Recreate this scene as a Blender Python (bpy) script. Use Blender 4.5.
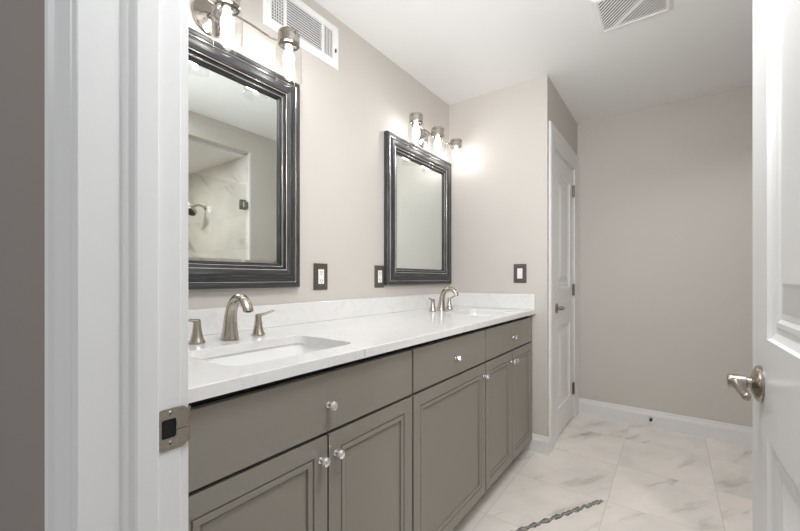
import bpy, bmesh, math, random
from math import sin, cos, pi, radians
from mathutils import Vector, Matrix

# ------------------------------------------------------------------ camera, world, lights, exposure
S = bpy.context.scene
COL = S.collection
for o in list(bpy.data.objects):
    bpy.data.objects.remove(o)

cam_d = bpy.data.cameras.new('camera')
cam = bpy.data.objects.new('camera', cam_d)
COL.objects.link(cam)
cam.location = (0, 0, 1.13)
cam.rotation_euler = (radians(90), 0, 0.6289)
cam_d.sensor_width = 36.0
cam_d.lens = 36.0 * 373.3 / 800.0
cam_d.shift_y = (278.7 - 265.5) / 800.0
cam_d.clip_start = 0.01
S.camera = cam

S.view_settings.view_transform = 'Standard'
S.view_settings.look = 'None'
S.view_settings.gamma = 1.0
S.view_settings.use_curve_mapping = False
S.view_settings.exposure = 1.12

world = bpy.data.worlds.new('world')
S.world = world
world.use_nodes = True
world.node_tree.nodes['Background'].inputs[0].default_value = (0.97, 0.98, 1.0, 1)
world.node_tree.nodes['Background'].inputs[1].default_value = 0.16


def area(name, loc, rot, sx, sy, power, color):
    d = bpy.data.lights.new(name, 'AREA')
    d.shape = 'RECTANGLE'
    d.size = sx
    d.size_y = sy
    d.energy = power
    d.color = color
    o = bpy.data.objects.new(name, d)
    o.location = loc
    o.rotation_euler = rot
    COL.objects.link(o)
    return o


BULB = 16.0           # emission of the vanity bulbs
# added fill lamp in the doorway, aimed at the back wall and ceiling
fl = area('doorway_fill_lamp', (-0.16, 0.28, 1.55), Vector((-0.30, 0.92, 0.26)).to_track_quat('-Z', 'Y').to_euler(), 0.30, 0.30, 4.1, (0.955, 0.975, 1.0))
fl.data.spread = radians(105)
# added fill lamps without fixtures: over the vanity aisle and deep in the alcove
area('aisle_fill_lamp', (-0.10, 0.72, 2.42), (0, 0, 0), 0.5, 0.5, 9.6, (0.95, 0.97, 1.0))
al = area('alcove_fill_lamp', (0.46, 2.52, 2.42), (0, 0, 0), 0.15, 0.15, 1.9, (0.99, 0.985, 0.97))
al.data.spread = radians(130)
# shower downlight
area('shower_light_lamp', (1.00, 1.20, 2.21), (0, 0, 0), 0.14, 0.14, 4.2, (1.0, 0.96, 0.90))
# added hallway fill behind the camera, brightens the door casing
area('hall_fill_lamp', (-0.75, -1.3, 2.30), (radians(40), 0, 0), 0.9, 0.6, 4.6, (0.96, 0.975, 1.0))

try:
    S.cycles.max_bounces = 12
    S.cycles.diffuse_bounces = 6
    S.cycles.glossy_bounces = 6
    S.cycles.transmission_bounces = 10
    S.cycles.transparent_max_bounces = 16
    S.cycles.caustics_reflective = False
    S.cycles.caustics_refractive = False
    S.cycles.sample_clamp_indirect = 6.0
    S.cycles.blur_glossy = 0.5
except Exception:
    pass

# ------------------------------------------------------------------ room dimensions (metres)
H = 2.44
XL = -1.36      # mirror wall
YB = 2.495      # back wall beside the closet
XC = -0.645     # closet wall
YF = 3.44       # far wall of the alcove
YJ0, YJ1 = 0.15, 0.262   # front wall with the doorway
XJ = -0.60      # left jamb
XJR = 0.185     # right jamb
XS = 0.34       # shower wall
YS = 1.90       # tiled shower wall
ZC = 0.928      # counter top


# ------------------------------------------------------------------ materials
def mat(name):
    m = bpy.data.materials.new(name)
    m.use_nodes = True
    nt = m.node_tree
    b = nt.nodes['Principled BSDF']
    return m, nt, b


def N(nt, t, **k):
    n = nt.nodes.new(t)
    for a, v in k.items():
        setattr(n, a, v)
    return n


def bump(nt, b, scale, strength, dist=0.002, detail=3.0, coord='Object'):
    tc = N(nt, 'ShaderNodeTexCoord')
    no = N(nt, 'ShaderNodeTexNoise')
    no.inputs['Scale'].default_value = scale
    no.inputs['Detail'].default_value = detail
    bp = N(nt, 'ShaderNodeBump')
    bp.inputs['Strength'].default_value = strength
    bp.inputs['Distance'].default_value = dist
    nt.links.new(tc.outputs[coord], no.inputs['Vector'])
    nt.links.new(no.outputs['Fac'], bp.inputs['Height'])
    nt.links.new(bp.outputs['Normal'], b.inputs['Normal'])
    return tc, no


def paint(name, col, rough=0.5, bscale=220, bstr=0.08, spec=0.4):
    m, nt, b = mat(name)
    b.inputs['Base Color'].default_value = (*col, 1)
    b.inputs['Roughness'].default_value = rough
    b.inputs['Specular IOR Level'].default_value = spec
    bump(nt, b, bscale, bstr)
    return m


def metal(name, col, rough, streak=None):
    m, nt, b = mat(name)
    b.inputs['Metallic'].default_value = 1.0
    b.inputs['Base Color'].default_value = (*col, 1)
    b.inputs['Roughness'].default_value = rough
    if streak:
        tc = N(nt, 'ShaderNodeTexCoord')
        mp = N(nt, 'ShaderNodeMapping')
        mp.inputs['Scale'].default_value = streak
        no = N(nt, 'ShaderNodeTexNoise')
        no.inputs['Scale'].default_value = 1.0
        no.inputs['Detail'].default_value = 4.0
        mr = N(nt, 'ShaderNodeMapRange')
        mr.inputs['To Min'].default_value = max(0.03, rough - 0.08)
        mr.inputs['To Max'].default_value = rough + 0.1
        nt.links.new(tc.outputs['Object'], mp.inputs['Vector'])
        nt.links.new(mp.outputs['Vector'], no.inputs['Vector'])
        nt.links.new(no.outputs['Fac'], mr.inputs['Value'])
        nt.links.new(mr.outputs['Result'], b.inputs['Roughness'])
    return m


def ramp(nt, stops):
    r = N(nt, 'ShaderNodeValToRGB')
    e = r.color_ramp.elements
    while len(e) < len(stops):
        e.new(0.5)
    for el, (p, c) in zip(e, stops):
        el.position = p
        el.color = (*c, 1) if len(c) == 3 else c
    return r


M = {}
M['wall'] = paint('greige_wall_paint', (0.595, 0.56, 0.52), 0.55, 260, 0.06)
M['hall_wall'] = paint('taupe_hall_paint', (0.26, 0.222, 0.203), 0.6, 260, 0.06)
M['ceiling'] = paint('white_ceiling_paint', (0.86, 0.86, 0.85), 0.75, 180, 0.10)
M['trim'] = paint('white_trim_paint', (0.76, 0.76, 0.755), 0.30, 40, 0.03)
M['door'] = paint('white_door_paint', (0.80, 0.80, 0.79), 0.34, 60, 0.05)
M['cabinet'] = paint('taupe_cabinet_paint', (0.260, 0.238, 0.206), 0.36, 90, 0.03)
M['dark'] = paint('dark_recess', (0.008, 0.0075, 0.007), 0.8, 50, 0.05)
M['slot'] = paint('dark_slot', (0.05, 0.045, 0.04), 0.6, 50, 0.05)
M['white_plastic'] = paint('white_plastic', (0.86, 0.85, 0.83), 0.30, 30, 0.01)
M['plate'] = paint('bronze_wall_plate', (0.085, 0.073, 0.060), 0.38, 120, 0.05, 0.6)
M['porcelain'] = paint('white_porcelain', (0.86, 0.86, 0.85), 0.10, 20, 0.01, 0.6)
M['white_metal'] = paint('white_enamel', (0.86, 0.85, 0.84), 0.35, 60, 0.02)
M['nickel'] = metal('brushed_nickel', (0.50, 0.46, 0.40), 0.24, (40, 40, 40))
M['satin'] = metal('satin_nickel_hardware', (0.40, 0.36, 0.31), 0.28, (30, 30, 220))
M['fixture'] = metal('polished_nickel_fixture', (0.50, 0.46, 0.42), 0.16, (60, 60, 60))
M['chrome'] = metal('chrome', (0.80, 0.80, 0.80), 0.08, (40, 40, 40))
M['dark_hinge'] = metal('aged_nickel_hinge', (0.26, 0.23, 0.20), 0.35, (60, 60, 200))
M['bead'] = metal('silver_bead', (0.86, 0.85, 0.83), 0.20, (90, 90, 90))


def frame_mat():
    m, nt, b = mat('pewter_frame')
    b.inputs['Metallic'].default_value = 0.15
    b.inputs['Roughness'].default_value = 0.42
    tc = N(nt, 'ShaderNodeTexCoord')
    uv = N(nt, 'ShaderNodeMapping')
    uv.inputs['Scale'].default_value = (7.0, 160.0, 1.0)
    no = N(nt, 'ShaderNodeTexNoise')
    no.inputs['Scale'].default_value = 1.0
    no.inputs['Detail'].default_value = 5.0
    no.inputs['Roughness'].default_value = 0.65
    rp = ramp(nt, [(0.30, (0.016, 0.016, 0.017)), (0.55, (0.048, 0.048, 0.049)), (0.80, (0.20, 0.20, 0.20))])
    nt.links.new(tc.outputs['UV'], uv.inputs['Vector'])
    nt.links.new(uv.outputs['Vector'], no.inputs['Vector'])
    nt.links.new(no.outputs['Fac'], rp.inputs['Fac'])
    nt.links.new(rp.outputs['Color'], b.inputs['Base Color'])
    bp = N(nt, 'ShaderNodeBump')
    bp.inputs['Strength'].default_value = 0.25
    bp.inputs['Distance'].default_value = 0.001
    nt.links.new(no.outputs['Fac'], bp.inputs['Height'])
    nt.links.new(bp.outputs['Normal'], b.inputs['Normal'])
    return m


M['frame'] = frame_mat()


def mirror_mat():
    m = bpy.data.materials.new('mirror_silver')
    m.use_nodes = True
    nt = m.node_tree
    nt.nodes.remove(nt.nodes['Principled BSDF'])
    g = N(nt, 'ShaderNodeBsdfGlossy')
    g.inputs['Color'].default_value = (0.84, 0.885, 0.86, 1)
    g.inputs['Roughness'].default_value = 0.0
    nt.links.new(g.outputs[0], nt.nodes['Material Output'].inputs['Surface'])
    return m


M['mirror'] = mirror_mat()


def clear_glass(name, tint, refl=0.5, base=0.03):
    """Thin clear glass: see-through straight on, reflective at a glancing angle."""
    m = bpy.data.materials.new(name)
    m.use_nodes = True
    nt = m.node_tree
    nt.nodes.remove(nt.nodes['Principled BSDF'])
    t = N(nt, 'ShaderNodeBsdfTransparent')
    t.inputs['Color'].default_value = (*tint, 1)
    g = N(nt, 'ShaderNodeBsdfGlossy')
    g.inputs['Roughness'].default_value = 0.02
    lw = N(nt, 'ShaderNodeLayerWeight')
    lw.inputs['Blend'].default_value = 0.35
    pw = N(nt, 'ShaderNodeMath', operation='POWER')
    pw.inputs[1].default_value = 3.0
    ma = N(nt, 'ShaderNodeMath', operation='MULTIPLY_ADD')
    ma.inputs[1].default_value = refl
    ma.inputs[2].default_value = base
    mx = N(nt, 'ShaderNodeMixShader')
    nt.links.new(lw.outputs['Facing'], pw.inputs[0])
    nt.links.new(pw.outputs[0], ma.inputs[0])
    nt.links.new(ma.outputs[0], mx.inputs['Fac'])
    nt.links.new(t.outputs[0], mx.inputs[1])
    nt.links.new(g.outputs[0], mx.inputs[2])
    nt.links.new(mx.outputs[0], nt.nodes['Material Output'].inputs['Surface'])
    return m


M['shade'] = clear_glass('clear_shade_glass', (0.97, 0.97, 0.97), 0.75, 0.03)
M['shower_glass'] = clear_glass('shower_glass', (0.95, 0.955, 0.95), 0.25, 0.02)


def crystal():
    m, nt, b = mat('crystal_glass')
    b.inputs['Base Color'].default_value = (1, 1, 1, 1)
    b.inputs['Transmission Weight'].default_value = 0.9
    b.inputs['Metallic'].default_value = 0.62
    b.inputs['Roughness'].default_value = 0.04
    b.inputs['IOR'].default_value = 1.6
    bump(nt, b, 30, 0.02)
    return m


M['crystal'] = crystal()


def emit(name, col, strength):
    m = bpy.data.materials.new(name)
    m.use_nodes = True
    nt = m.node_tree
    nt.nodes.remove(nt.nodes['Principled BSDF'])
    e = N(nt, 'ShaderNodeEmission')
    e.inputs['Color'].default_value = (*col, 1)
    e.inputs['Strength'].default_value = strength
    nt.links.new(e.outputs[0], nt.nodes['Material Output'].inputs['Surface'])
    return m


M['bulb'] = emit('lit_bulb', (1.0, 0.98, 0.955), BULB)
M['downlight'] = emit('lit_downlight', (1.0, 0.96, 0.90), 12.0)


def quartz():
    m, nt, b = mat('white_quartz')
    b.inputs['Roughness'].default_value = 0.16
    tc = N(nt, 'ShaderNodeTexCoord')
    n1 = N(nt, 'ShaderNodeTexNoise')
    n1.inputs['Scale'].default_value = 4.5
    n1.inputs['Detail'].default_value = 8
    n1.inputs['Distortion'].default_value = 1.6
    ab = N(nt, 'ShaderNodeMath', operation='SUBTRACT')
    ab.inputs[1].default_value = 0.5
    a2 = N(nt, 'ShaderNodeMath', operation='ABSOLUTE')
    rp = ramp(nt, [(0.0, (0.75, 0.745, 0.73)), (0.010, (0.795, 0.79, 0.78)), (0.03, (0.81, 0.805, 0.795))])
    n2 = N(nt, 'ShaderNodeTexNoise')
    n2.inputs['Scale'].default_value = 60
    n2.inputs['Detail'].default_value = 4
    mx = N(nt, 'ShaderNodeMix', data_type='RGBA', blend_type='MULTIPLY')
    mx.inputs['Factor'].default_value = 0.06
    # hairline seam across the slab
    sp = N(nt, 'ShaderNodeSeparateXYZ')
    nt.links.new(tc.outputs['Object'], sp.inputs[0])
    nt.links.new(tc.outputs['Object'], n1.inputs['Vector'])
    nt.links.new(tc.outputs['Object'], n2.inputs['Vector'])
    nt.links.new(n1.outputs['Fac'], ab.inputs[0])
    nt.links.new(ab.outputs[0], a2.inputs[0])
    nt.links.new(a2.outputs[0], rp.inputs['Fac'])
    nt.links.new(rp.outputs['Color'], mx.inputs['A'])
    nt.links.new(n2.outputs['Color'], mx.inputs['B'])
    nt.links.new(mx.outputs['Result'], b.inputs['Base Color'])
    return m


M['quartz'] = quartz()


def marble(name, tile, off, chain=False, axes=('X', 'Y'), base=(0.85, 0.80, 0.75), dark=(0.36, 0.345, 0.33), vein_rot=61.0, vs=(1.1, 5.5)):
    """Marble tile with a grout grid; veins break at every tile."""
    m, nt, b = mat(name)
    b.inputs['Roughness'].default_value = 0.28
    L = nt.links.new

    def math(op, a, bb=None, c=None):
        n = N(nt, 'ShaderNodeMath', operation=op)
        for i, v in enumerate((a, bb, c)):
            if v is None:
                continue
            if isinstance(v, (int, float)):
                n.inputs[i].default_value = v
            else:
                L(v, n.inputs[i])
        return n.outputs[0]
    geo = N(nt, 'ShaderNodeNewGeometry')
    sp = N(nt, 'ShaderNodeSeparateXYZ')
    L(geo.outputs['Position'], sp.inputs[0])
    u, v = sp.outputs[axes[0]], sp.outputs[axes[1]]
    un = math('DIVIDE', math('SUBTRACT', u, off[0]), tile[0])
    vn = math('DIVIDE', math('SUBTRACT', v, off[1]), tile[1])
    iu, iv = math('FLOOR', un), math('FLOOR', vn)
    fu, fv = math('FRACT', un), math('FRACT', vn)
    g = 0.0018
    eu = math('MULTIPLY', math('MINIMUM', fu, math('SUBTRACT', 1.0, fu)), tile[0])
    ev = math('MULTIPLY', math('MINIMUM', fv, math('SUBTRACT', 1.0, fv)), tile[1])
    grout = math('LESS_THAN', math('MINIMUM', eu, ev), g * 0.75)
    # per-tile random shift
    cb = N(nt, 'ShaderNodeCombineXYZ')
    L(iu, cb.inputs[0]); L(iv, cb.inputs[1])
    wn = N(nt, 'ShaderNodeTexWhiteNoise', noise_dimensions='3D')
    L(cb.outputs[0], wn.inputs['Vector'])
    co = N(nt, 'ShaderNodeCombineXYZ')
    L(u, co.inputs[0]); L(v, co.inputs[1])
    sc = N(nt, 'ShaderNodeVectorMath', operation='MULTIPLY_ADD')
    L(wn.outputs['Color'], sc.inputs[0])
    sc.inputs[1].default_value = (17, 23, 11)
    L(co.outputs[0], sc.inputs[2])
    r1 = N(nt, 'ShaderNodeMapping')
    r1.vector_type = 'POINT'
    r1.inputs['Rotation'].default_value = (0, 0, radians(-vein_rot))
    L(sc.outputs[0], r1.inputs['Vector'])
    r2 = N(nt, 'ShaderNodeMapping')
    r2.inputs['Scale'].default_value = (vs[0], vs[1], 1.0)
    L(r1.outputs[0], r2.inputs['Vector'])
    n1 = N(nt, 'ShaderNodeTexNoise')
    n1.inputs['Scale'].default_value = 1.7
    n1.inputs['Detail'].default_value = 6
    n1.inputs['Roughness'].default_value = 0.58
    n1.inputs['Distortion'].default_value = 0.45
    L(r2.outputs[0], n1.inputs['Vector'])
    mid = tuple(0.62 * a + 0.38 * c for a, c in zip(base, dark))
    rp = ramp(nt, [(0.24, dark), (0.335, mid), (0.42, base), (0.70, tuple(min(1, c * 1.05) for c in base))])
    L(n1.outputs['Fac'], rp.inputs['Fac'])
    # soft cloudiness
    n2 = N(nt, 'ShaderNodeTexNoise')
    n2.inputs['Scale'].default_value = 3.2
    n2.inputs['Detail'].default_value = 5
    L(sc.outputs[0], n2.inputs['Vector'])
    rp2 = ramp(nt, [(0.35, (0.86, 0.87, 0.88)), (0.62, (1.0, 1.0, 1.0))])
    L(n2.outputs['Fac'], rp2.inputs['Fac'])
    mx = N(nt, 'ShaderNodeMix', data_type='RGBA', blend_type='MULTIPLY')
    mx.inputs['Factor'].default_value = 1.0
    L(rp.outputs['Color'], mx.inputs['A']); L(rp2.outputs['Color'], mx.inputs['B'])
    col = mx.outputs['Result']
    if chain:
        # one dark chain-like vein across a single tile
        p0, p1 = (-0.575, 1.630), (-0.285, 2.146)
        dx, dy = p1[0] - p0[0], p1[1] - p0[1]
        ln = (dx * dx + dy * dy) ** 0.5
        dx, dy = dx / ln, dy / ln
        ru, rv = math('SUBTRACT', u, p0[0]), math('SUBTRACT', v, p0[1])
        along = math('ADD', math('MULTIPLY', ru, dx), math('MULTIPLY', rv, dy))
        across = math('SUBTRACT', math('MULTIPLY', rv, dx), math('MULTIPLY', ru, dy))
        nn = N(nt, 'ShaderNodeTexNoise')
        nn.inputs['Scale'].default_value = 42
        nn.inputs['Detail'].default_value = 3
        L(geo.outputs['Position'], nn.inputs['Vector'])
        wob = math('MULTIPLY', math('SUBTRACT', nn.outputs['Fac'], 0.5), 0.020)
        da = math('ABSOLUTE', math('ADD', across, wob))
        links = math('ABSOLUTE', math('SINE', math('MULTIPLY_ADD', along, 46.0, math('MULTIPLY', nn.outputs['Fac'], 3.0))))
        width = math('MULTIPLY_ADD', links, 0.0085, 0.0065)
        inside = math('LESS_THAN', da, width)
        ok = math('MULTIPLY', math('GREATER_THAN', along, 0.0), math('LESS_THAN', along, ln))
        fac = math('MULTIPLY', inside, ok)
        edge = math('DIVIDE', da, width)
        spk = math('MULTIPLY_ADD', nn.outputs['Fac'], 0.5, math('MULTIPLY', edge, -0.35))
        rc = ramp(nt, [(0.0, (0.10, 0.095, 0.085)), (0.24, (0.36, 0.345, 0.32))])
        L(spk, rc.inputs['Fac'])
        m3 = N(nt, 'ShaderNodeMix', data_type='RGBA')
        L(fac, m3.inputs['Factor']); L(col, m3.inputs['A']); L(rc.outputs['Color'], m3.inputs['B'])
        col = m3.outputs['Result']
    m4 = N(nt, 'ShaderNodeMix', data_type='RGBA')
    L(grout, m4.inputs['Factor']); L(col, m4.inputs['A'])
    m4.inputs['B'].default_value = (0.60, 0.565, 0.53, 1)
    L(m4.outputs['Result'], b.inputs['Base Color'])
    bp = N(nt, 'ShaderNodeBump')
    bp.inputs['Strength'].default_value = 0.3
    bp.inputs['Distance'].default_value = 0.001
    bp.invert = True
    L(grout, bp.inputs['Height'])
    L(bp.outputs['Normal'], b.inputs['Normal'])
    return m


M['floor'] = marble('marble_floor_tile', (0.457, 0.457), (-0.264, 2.150), chain=True)
M['shower_tile'] = marble('marble_shower_tile', (0.61, 0.305), (0.40, 0.18), axes=('X', 'Z'),
                          base=(0.74, 0.71, 0.67), dark=(0.30, 0.295, 0.29), vein_rot=35, vs=(1.0, 4.0))


# ------------------------------------------------------------------ mesh helpers
class MB:
    """Collects shapes and links them as one mesh object."""

    def __init__(self, mtx=None):
        self.bm = bmesh.new()
        self.mtx = mtx
        self.uv = None

    def _t(self, verts, mtx=None):
        for v in verts:
            if mtx is not None:
                v.co = mtx @ v.co
            if self.mtx is not None:
                v.co = self.mtx @ v.co

    def box(self, a, b, bevel=0.0, seg=2):
        lo = Vector([min(p, q) for p, q in zip(a, b)])
        hi = Vector([max(p, q) for p, q in zip(a, b)])
        t = bmesh.new()
        bmesh.ops.create_cube(t, size=1.0)
        for v in t.verts:
            v.co = Vector([(lo[i] + hi[i]) / 2 + v.co[i] * (hi[i] - lo[i]) for i in range(3)])
        if bevel > 0:
            bmesh.ops.bevel(t, geom=list(t.edges), offset=bevel, segments=seg, profile=0.5, affect='EDGES', clamp_overlap=True)
        self.merge(t)
        return self

    def merge(self, t, mtx=None, smooth=False):
        bmesh.ops.recalc_face_normals(t, faces=list(t.faces))
        if smooth:
            for f in t.faces:
                f.smooth = True
        self._t(t.verts, mtx)
        me = bpy.data.meshes.new('tmp')
        t.to_mesh(me)
        t.free()
        self.bm.from_mesh(me)
        bpy.data.meshes.remove(me)

    def lathe(self, prof, base, axis=(0, 0, 1), seg=32, smooth=True, squash=None, ref=None):
        """prof: list of (radius, height) along axis from base."""
        ax = Vector(axis).normalized()
        r = Vector(ref) if ref else (Vector((0, 0, 1)) if abs(ax.z) < 0.9 else Vector((1, 0, 0)))
        e1 = (r - ax * r.dot(ax)).normalized()
        e2 = ax.cross(e1)
        s1, s2 = squash or (1, 1)
        base = Vector(base)
        t = bmesh.new()
        rings = []
        for rad, h in prof:
            if rad < 1e-6:
                rings.append([t.verts.new(base + ax * h)])
            else:
                rings.append([t.verts.new(base + ax * h + e1 * (rad * s1 * cos(2 * pi * i / seg)) + e2 * (rad * s2 * sin(2 * pi * i / seg))) for i in range(seg)])
        for a, b in zip(rings, rings[1:]):
            if len(a) == 1 and len(b) == 1:
                continue
            for i in range(seg):
                j = (i + 1) % seg
                if len(a) == 1:
                    t.faces.new((a[0], b[i], b[j]))
                elif len(b) == 1:
                    t.faces.new((a[i], a[j], b[0]))
                else:
                    t.faces.new((a[i], a[j], b[j], b[i]))
        self.merge(t, smooth=smooth)
        return self

    def cyl(self, p, q, r, r2=None, seg=24, bev=0.0):
        p, q = Vector(p), Vector(q)
        h = (q - p).length
        r2 = r if r2 is None else r2
        if bev > 0:
            prof = [(0, 0), (r - bev, 0), (r, bev), (r2, h - bev), (r2 - bev, h), (0, h)]
        else:
            prof = [(0, 0), (r, 0), (r, 0), (r2, h), (r2, h), (0, h)]
        return self.lathe(prof, p, q - p, seg, smooth=True)

    def tube(self, pts, radii, seg=16, squash=(1, 1), up=(0, 0, 1), steps=0):
        """Swept round (or flattened) tube through pts."""
        pts = [Vector(p) for p in pts]
        if isinstance(radii, (int, float)):
            radii = [radii] * len(pts)
        if steps:
            P, R = [], []
            n = len(pts)
            for i in range(n - 1):
                p0, p1, p2, p3 = pts[max(i - 1, 0)], pts[i], pts[i + 1], pts[min(i + 2, n - 1)]
                for k in range(steps):
                    t = k / steps
                    P.append(0.5 * ((2 * p1) + (p2 - p0) * t + (2 * p0 - 5 * p1 + 4 * p2 - p3) * t * t + (3 * p1 - p0 - 3 * p2 + p3) * t ** 3))
                    R.append(tuple(a * (1 - t) + b * t for a, b in zip(radii[i], radii[i + 1])) if isinstance(radii[i], tuple) else radii[i] * (1 - t) + radii[i + 1] * t)
            P.append(pts[-1]); R.append(radii[-1])
            pts, radii = P, R
        t = bmesh.new()
        rings = []
        up = Vector(up)
        n = len(pts)
        for i, p in enumerate(pts):
            d = (pts[min(i + 1, n - 1)] - pts[max(i - 1, 0)]).normalized()
            e2 = d.cross(up)
            if e2.length < 1e-4:
                e2 = d.cross(Vector((1, 0.01, 0)))
            e2.normalize()
            e1 = e2.cross(d)
            rr = radii[i]
            ra, rb = rr if not isinstance(rr, float) else (rr * squash[0], rr * squash[1])
            rings.append([t.verts.new(p + e1 * ra * cos(2 * pi * k / seg) + e2 * rb * sin(2 * pi * k / seg)) for k in range(seg)])
        for a, b in zip(rings, rings[1:]):
            for k in range(seg):
                j = (k + 1) % seg
                t.faces.new((a[k], a[j], b[j], b[k]))
        t.faces.new(rings[0])
        t.faces.new(rings[-1])
        self.merge(t, smooth=True)
        return self

    def prism(self, loop, direction):
        """Closed planar loop extruded by a vector."""
        t = bmesh.new()
        d = Vector(direction)
        a = [t.verts.new(Vector(p)) for p in loop]
        b = [t.verts.new(Vector(p) + d) for p in loop]
        n = len(a)
        t.faces.new(a)
        t.faces.new(b[::-1])
        for i in range(n):
            j = (i + 1) % n
            t.faces.new((a[i], b[i], b[j], a[j]))
        self.merge(t)
        return self

    def quads(self, verts, faces, smooth=False):
        t = bmesh.new()
        vs = [t.verts.new(Vector(p)) for p in verts]
        for f in faces:
            t.faces.new([vs[i] for i in f])
        self.merge(t, smooth=smooth)
        return self

    def build(self, name, material, parent=None, sharp=35):
        bm = self.bm
        if parent is not None:
            org = Vector(parent.location) if parent.parent is None else Vector(parent.parent.location)
            if parent.parent is not None and parent.parent.parent is not None:
                org = Vector(parent.parent.parent.location)
        else:
            vs = [v.co for v in bm.verts]
            org = Vector(((min(v.x for v in vs) + max(v.x for v in vs)) / 2, (min(v.y for v in vs) + max(v.y for v in vs)) / 2, min(v.z for v in vs)))
        for v in bm.verts:
            v.co -= org
        for e in bm.edges:
            if len(e.link_faces) == 2 and e.calc_face_angle(0) > radians(sharp):
                e.smooth = False
        me = bpy.data.meshes.new(name)
        bm.to_mesh(me)
        bm.free()
        me.materials.append(material)
        o = bpy.data.objects.new(name, me)
        COL.objects.link(o)
        if parent is not None:
            o.parent = parent
        else:
            o.location = org
        return o


def tag(o, label=None, cat=None, group=None, kind=None):
    if label: o['label'] = label
    if cat: o['category'] = cat
    if group: o['group'] = group
    if kind: o['kind'] = kind
    return o


def empty(name, loc, label, cat, group=None, kind=None):
    o = bpy.data.objects.new(name, None)
    o.empty_display_size = 0.05
    o.location = loc
    COL.objects.link(o)
    return tag(o, label, cat, group, kind)


def kids(o):
    return [c for c in bpy.data.objects if c.parent == o]


def copy_tree(o, parent=None):
    c = o.copy()
    COL.objects.link(c)
    if parent is not None:
        c.parent = parent
    for ch in kids(o):
        copy_tree(ch, c)
    return c


def struct(name, mb, m, label, cat, parent=None):
    o = mb.build(name, m, parent)
    return tag(o, label, cat, kind='structure')


# ------------------------------------------------------------------ room shell
XR = 1.75       # far side of the shower and alcove
W = 0.10
struct('floor', MB().box((XL - W, -2.0, -0.08), (XR + W, YF + W, 0.0)), M['floor'],
       'veined white marble tile floor of the bathroom', 'floor')
struct('ceiling', MB().box((XL - W, YJ0, H), (XR + W, YF + W, H + 0.08)), M['ceiling'],
       'flat white painted bathroom ceiling', 'ceiling')
struct('wall_left', MB().box((XL - W, YJ1, 0), (XL, YB, H)), M['wall'],
       'greige wall behind the two framed mirrors', 'wall')
struct('wall_back', MB().box((XL - W, YB, 0), (XC - 0.10, YB + 0.085, H)).box((XC - 0.10, YB, 0), (XC, YB + 0.17, H)), M['wall'],
       'bright short wall with the light switch at the end of the vanity', 'wall')
DY0, DY1, DZ = 2.665, 3.300, 2.020      # closet door opening
wc = MB()
wc.box((XC - 0.10, DY1, 0), (XC, YF, H))
wc.box((XC - 0.10, DY0, DZ), (XC, DY1, H))
struct('wall_closet', wc, M['wall'], 'narrow wall around and above the white closet door', 'wall')
struct('wall_far', MB().box((XC - 0.6, YF, 0), (XR + W, YF + W, H)), M['wall'],
       'plain beige end wall of the alcove behind the open door', 'wall')
struct('wall_right', MB().box((XR, YJ1, 0), (XR + W, YF, H)), M['wall'],
       'greige wall on the far right of the alcove', 'wall')
# front wall with the doorway: paint differs on the two sides
HEAD = 2.045
wf = MB()
wf.box((XL - W, YJ0 + 0.06, 0), (XJ - 0.02, YJ1, H))
wf.box((XJR + 0.02, YJ0 + 0.06, 0), (XR + W, YJ1, H))
wf.box((XJ - 0.02, YJ0 + 0.06, HEAD + 0.02), (XJR + 0.02, YJ1, H))
struct('wall_front', wf, M['wall'], 'greige bathroom side of the wall around the doorway', 'wall')
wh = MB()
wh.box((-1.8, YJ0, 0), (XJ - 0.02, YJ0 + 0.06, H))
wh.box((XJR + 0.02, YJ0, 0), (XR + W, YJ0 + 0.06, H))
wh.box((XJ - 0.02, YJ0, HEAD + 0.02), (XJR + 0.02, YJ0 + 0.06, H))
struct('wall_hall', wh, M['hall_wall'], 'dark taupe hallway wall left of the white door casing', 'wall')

# doorway jamb with its stop
jb = MB()
jb.box((XJ - 0.02, 0.139, 0), (XJ, YJ1, HEAD), 0.0015, 1)
jb.box((XJR, 0.139, 0), (XJR + 0.02, YJ1, HEAD), 0.0015, 1)
jb.box((XJ, 0.139, HEAD), (XJR, YJ1, HEAD + 0.02), 0.0015, 1)
# moulded stop strip: small cove edge then flat
st = [(0, 0.184), (0.003, 0.1865), (0.0045, 0.190), (0.005, 0.193), (0.0105, 0.198), (0.012, 0.201), (0.012, 0.226), (0.010, 0.228), (0, 0.228)]
jb.prism([(XJ + x, y, 0) for x, y in st], (0, 0, HEAD))
jb.prism([(XJR - x, y, 0) for x, y in st], (0, 0, HEAD))
struct('trim_1', jb, M['trim'], 'white door jamb in the left foreground with the strike plate', 'door jamb')

# casing on the hall side: profile swept up the jamb, across and down
CW = 0.114
prof = [(0.0, 0.0), (0.0, 0.008), (0.003, 0.0095), (0.010, 0.0095), (0.013, 0.0075), (0.017, 0.0075), (0.022, 0.011),
        (0.060, 0.0145), (0.080, 0.0145), (0.086, 0.012), (0.090, 0.012), (0.096, 0.018), (0.104, 0.020), (0.111, 0.018), (CW, 0.014), (CW, 0.0)]


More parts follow.
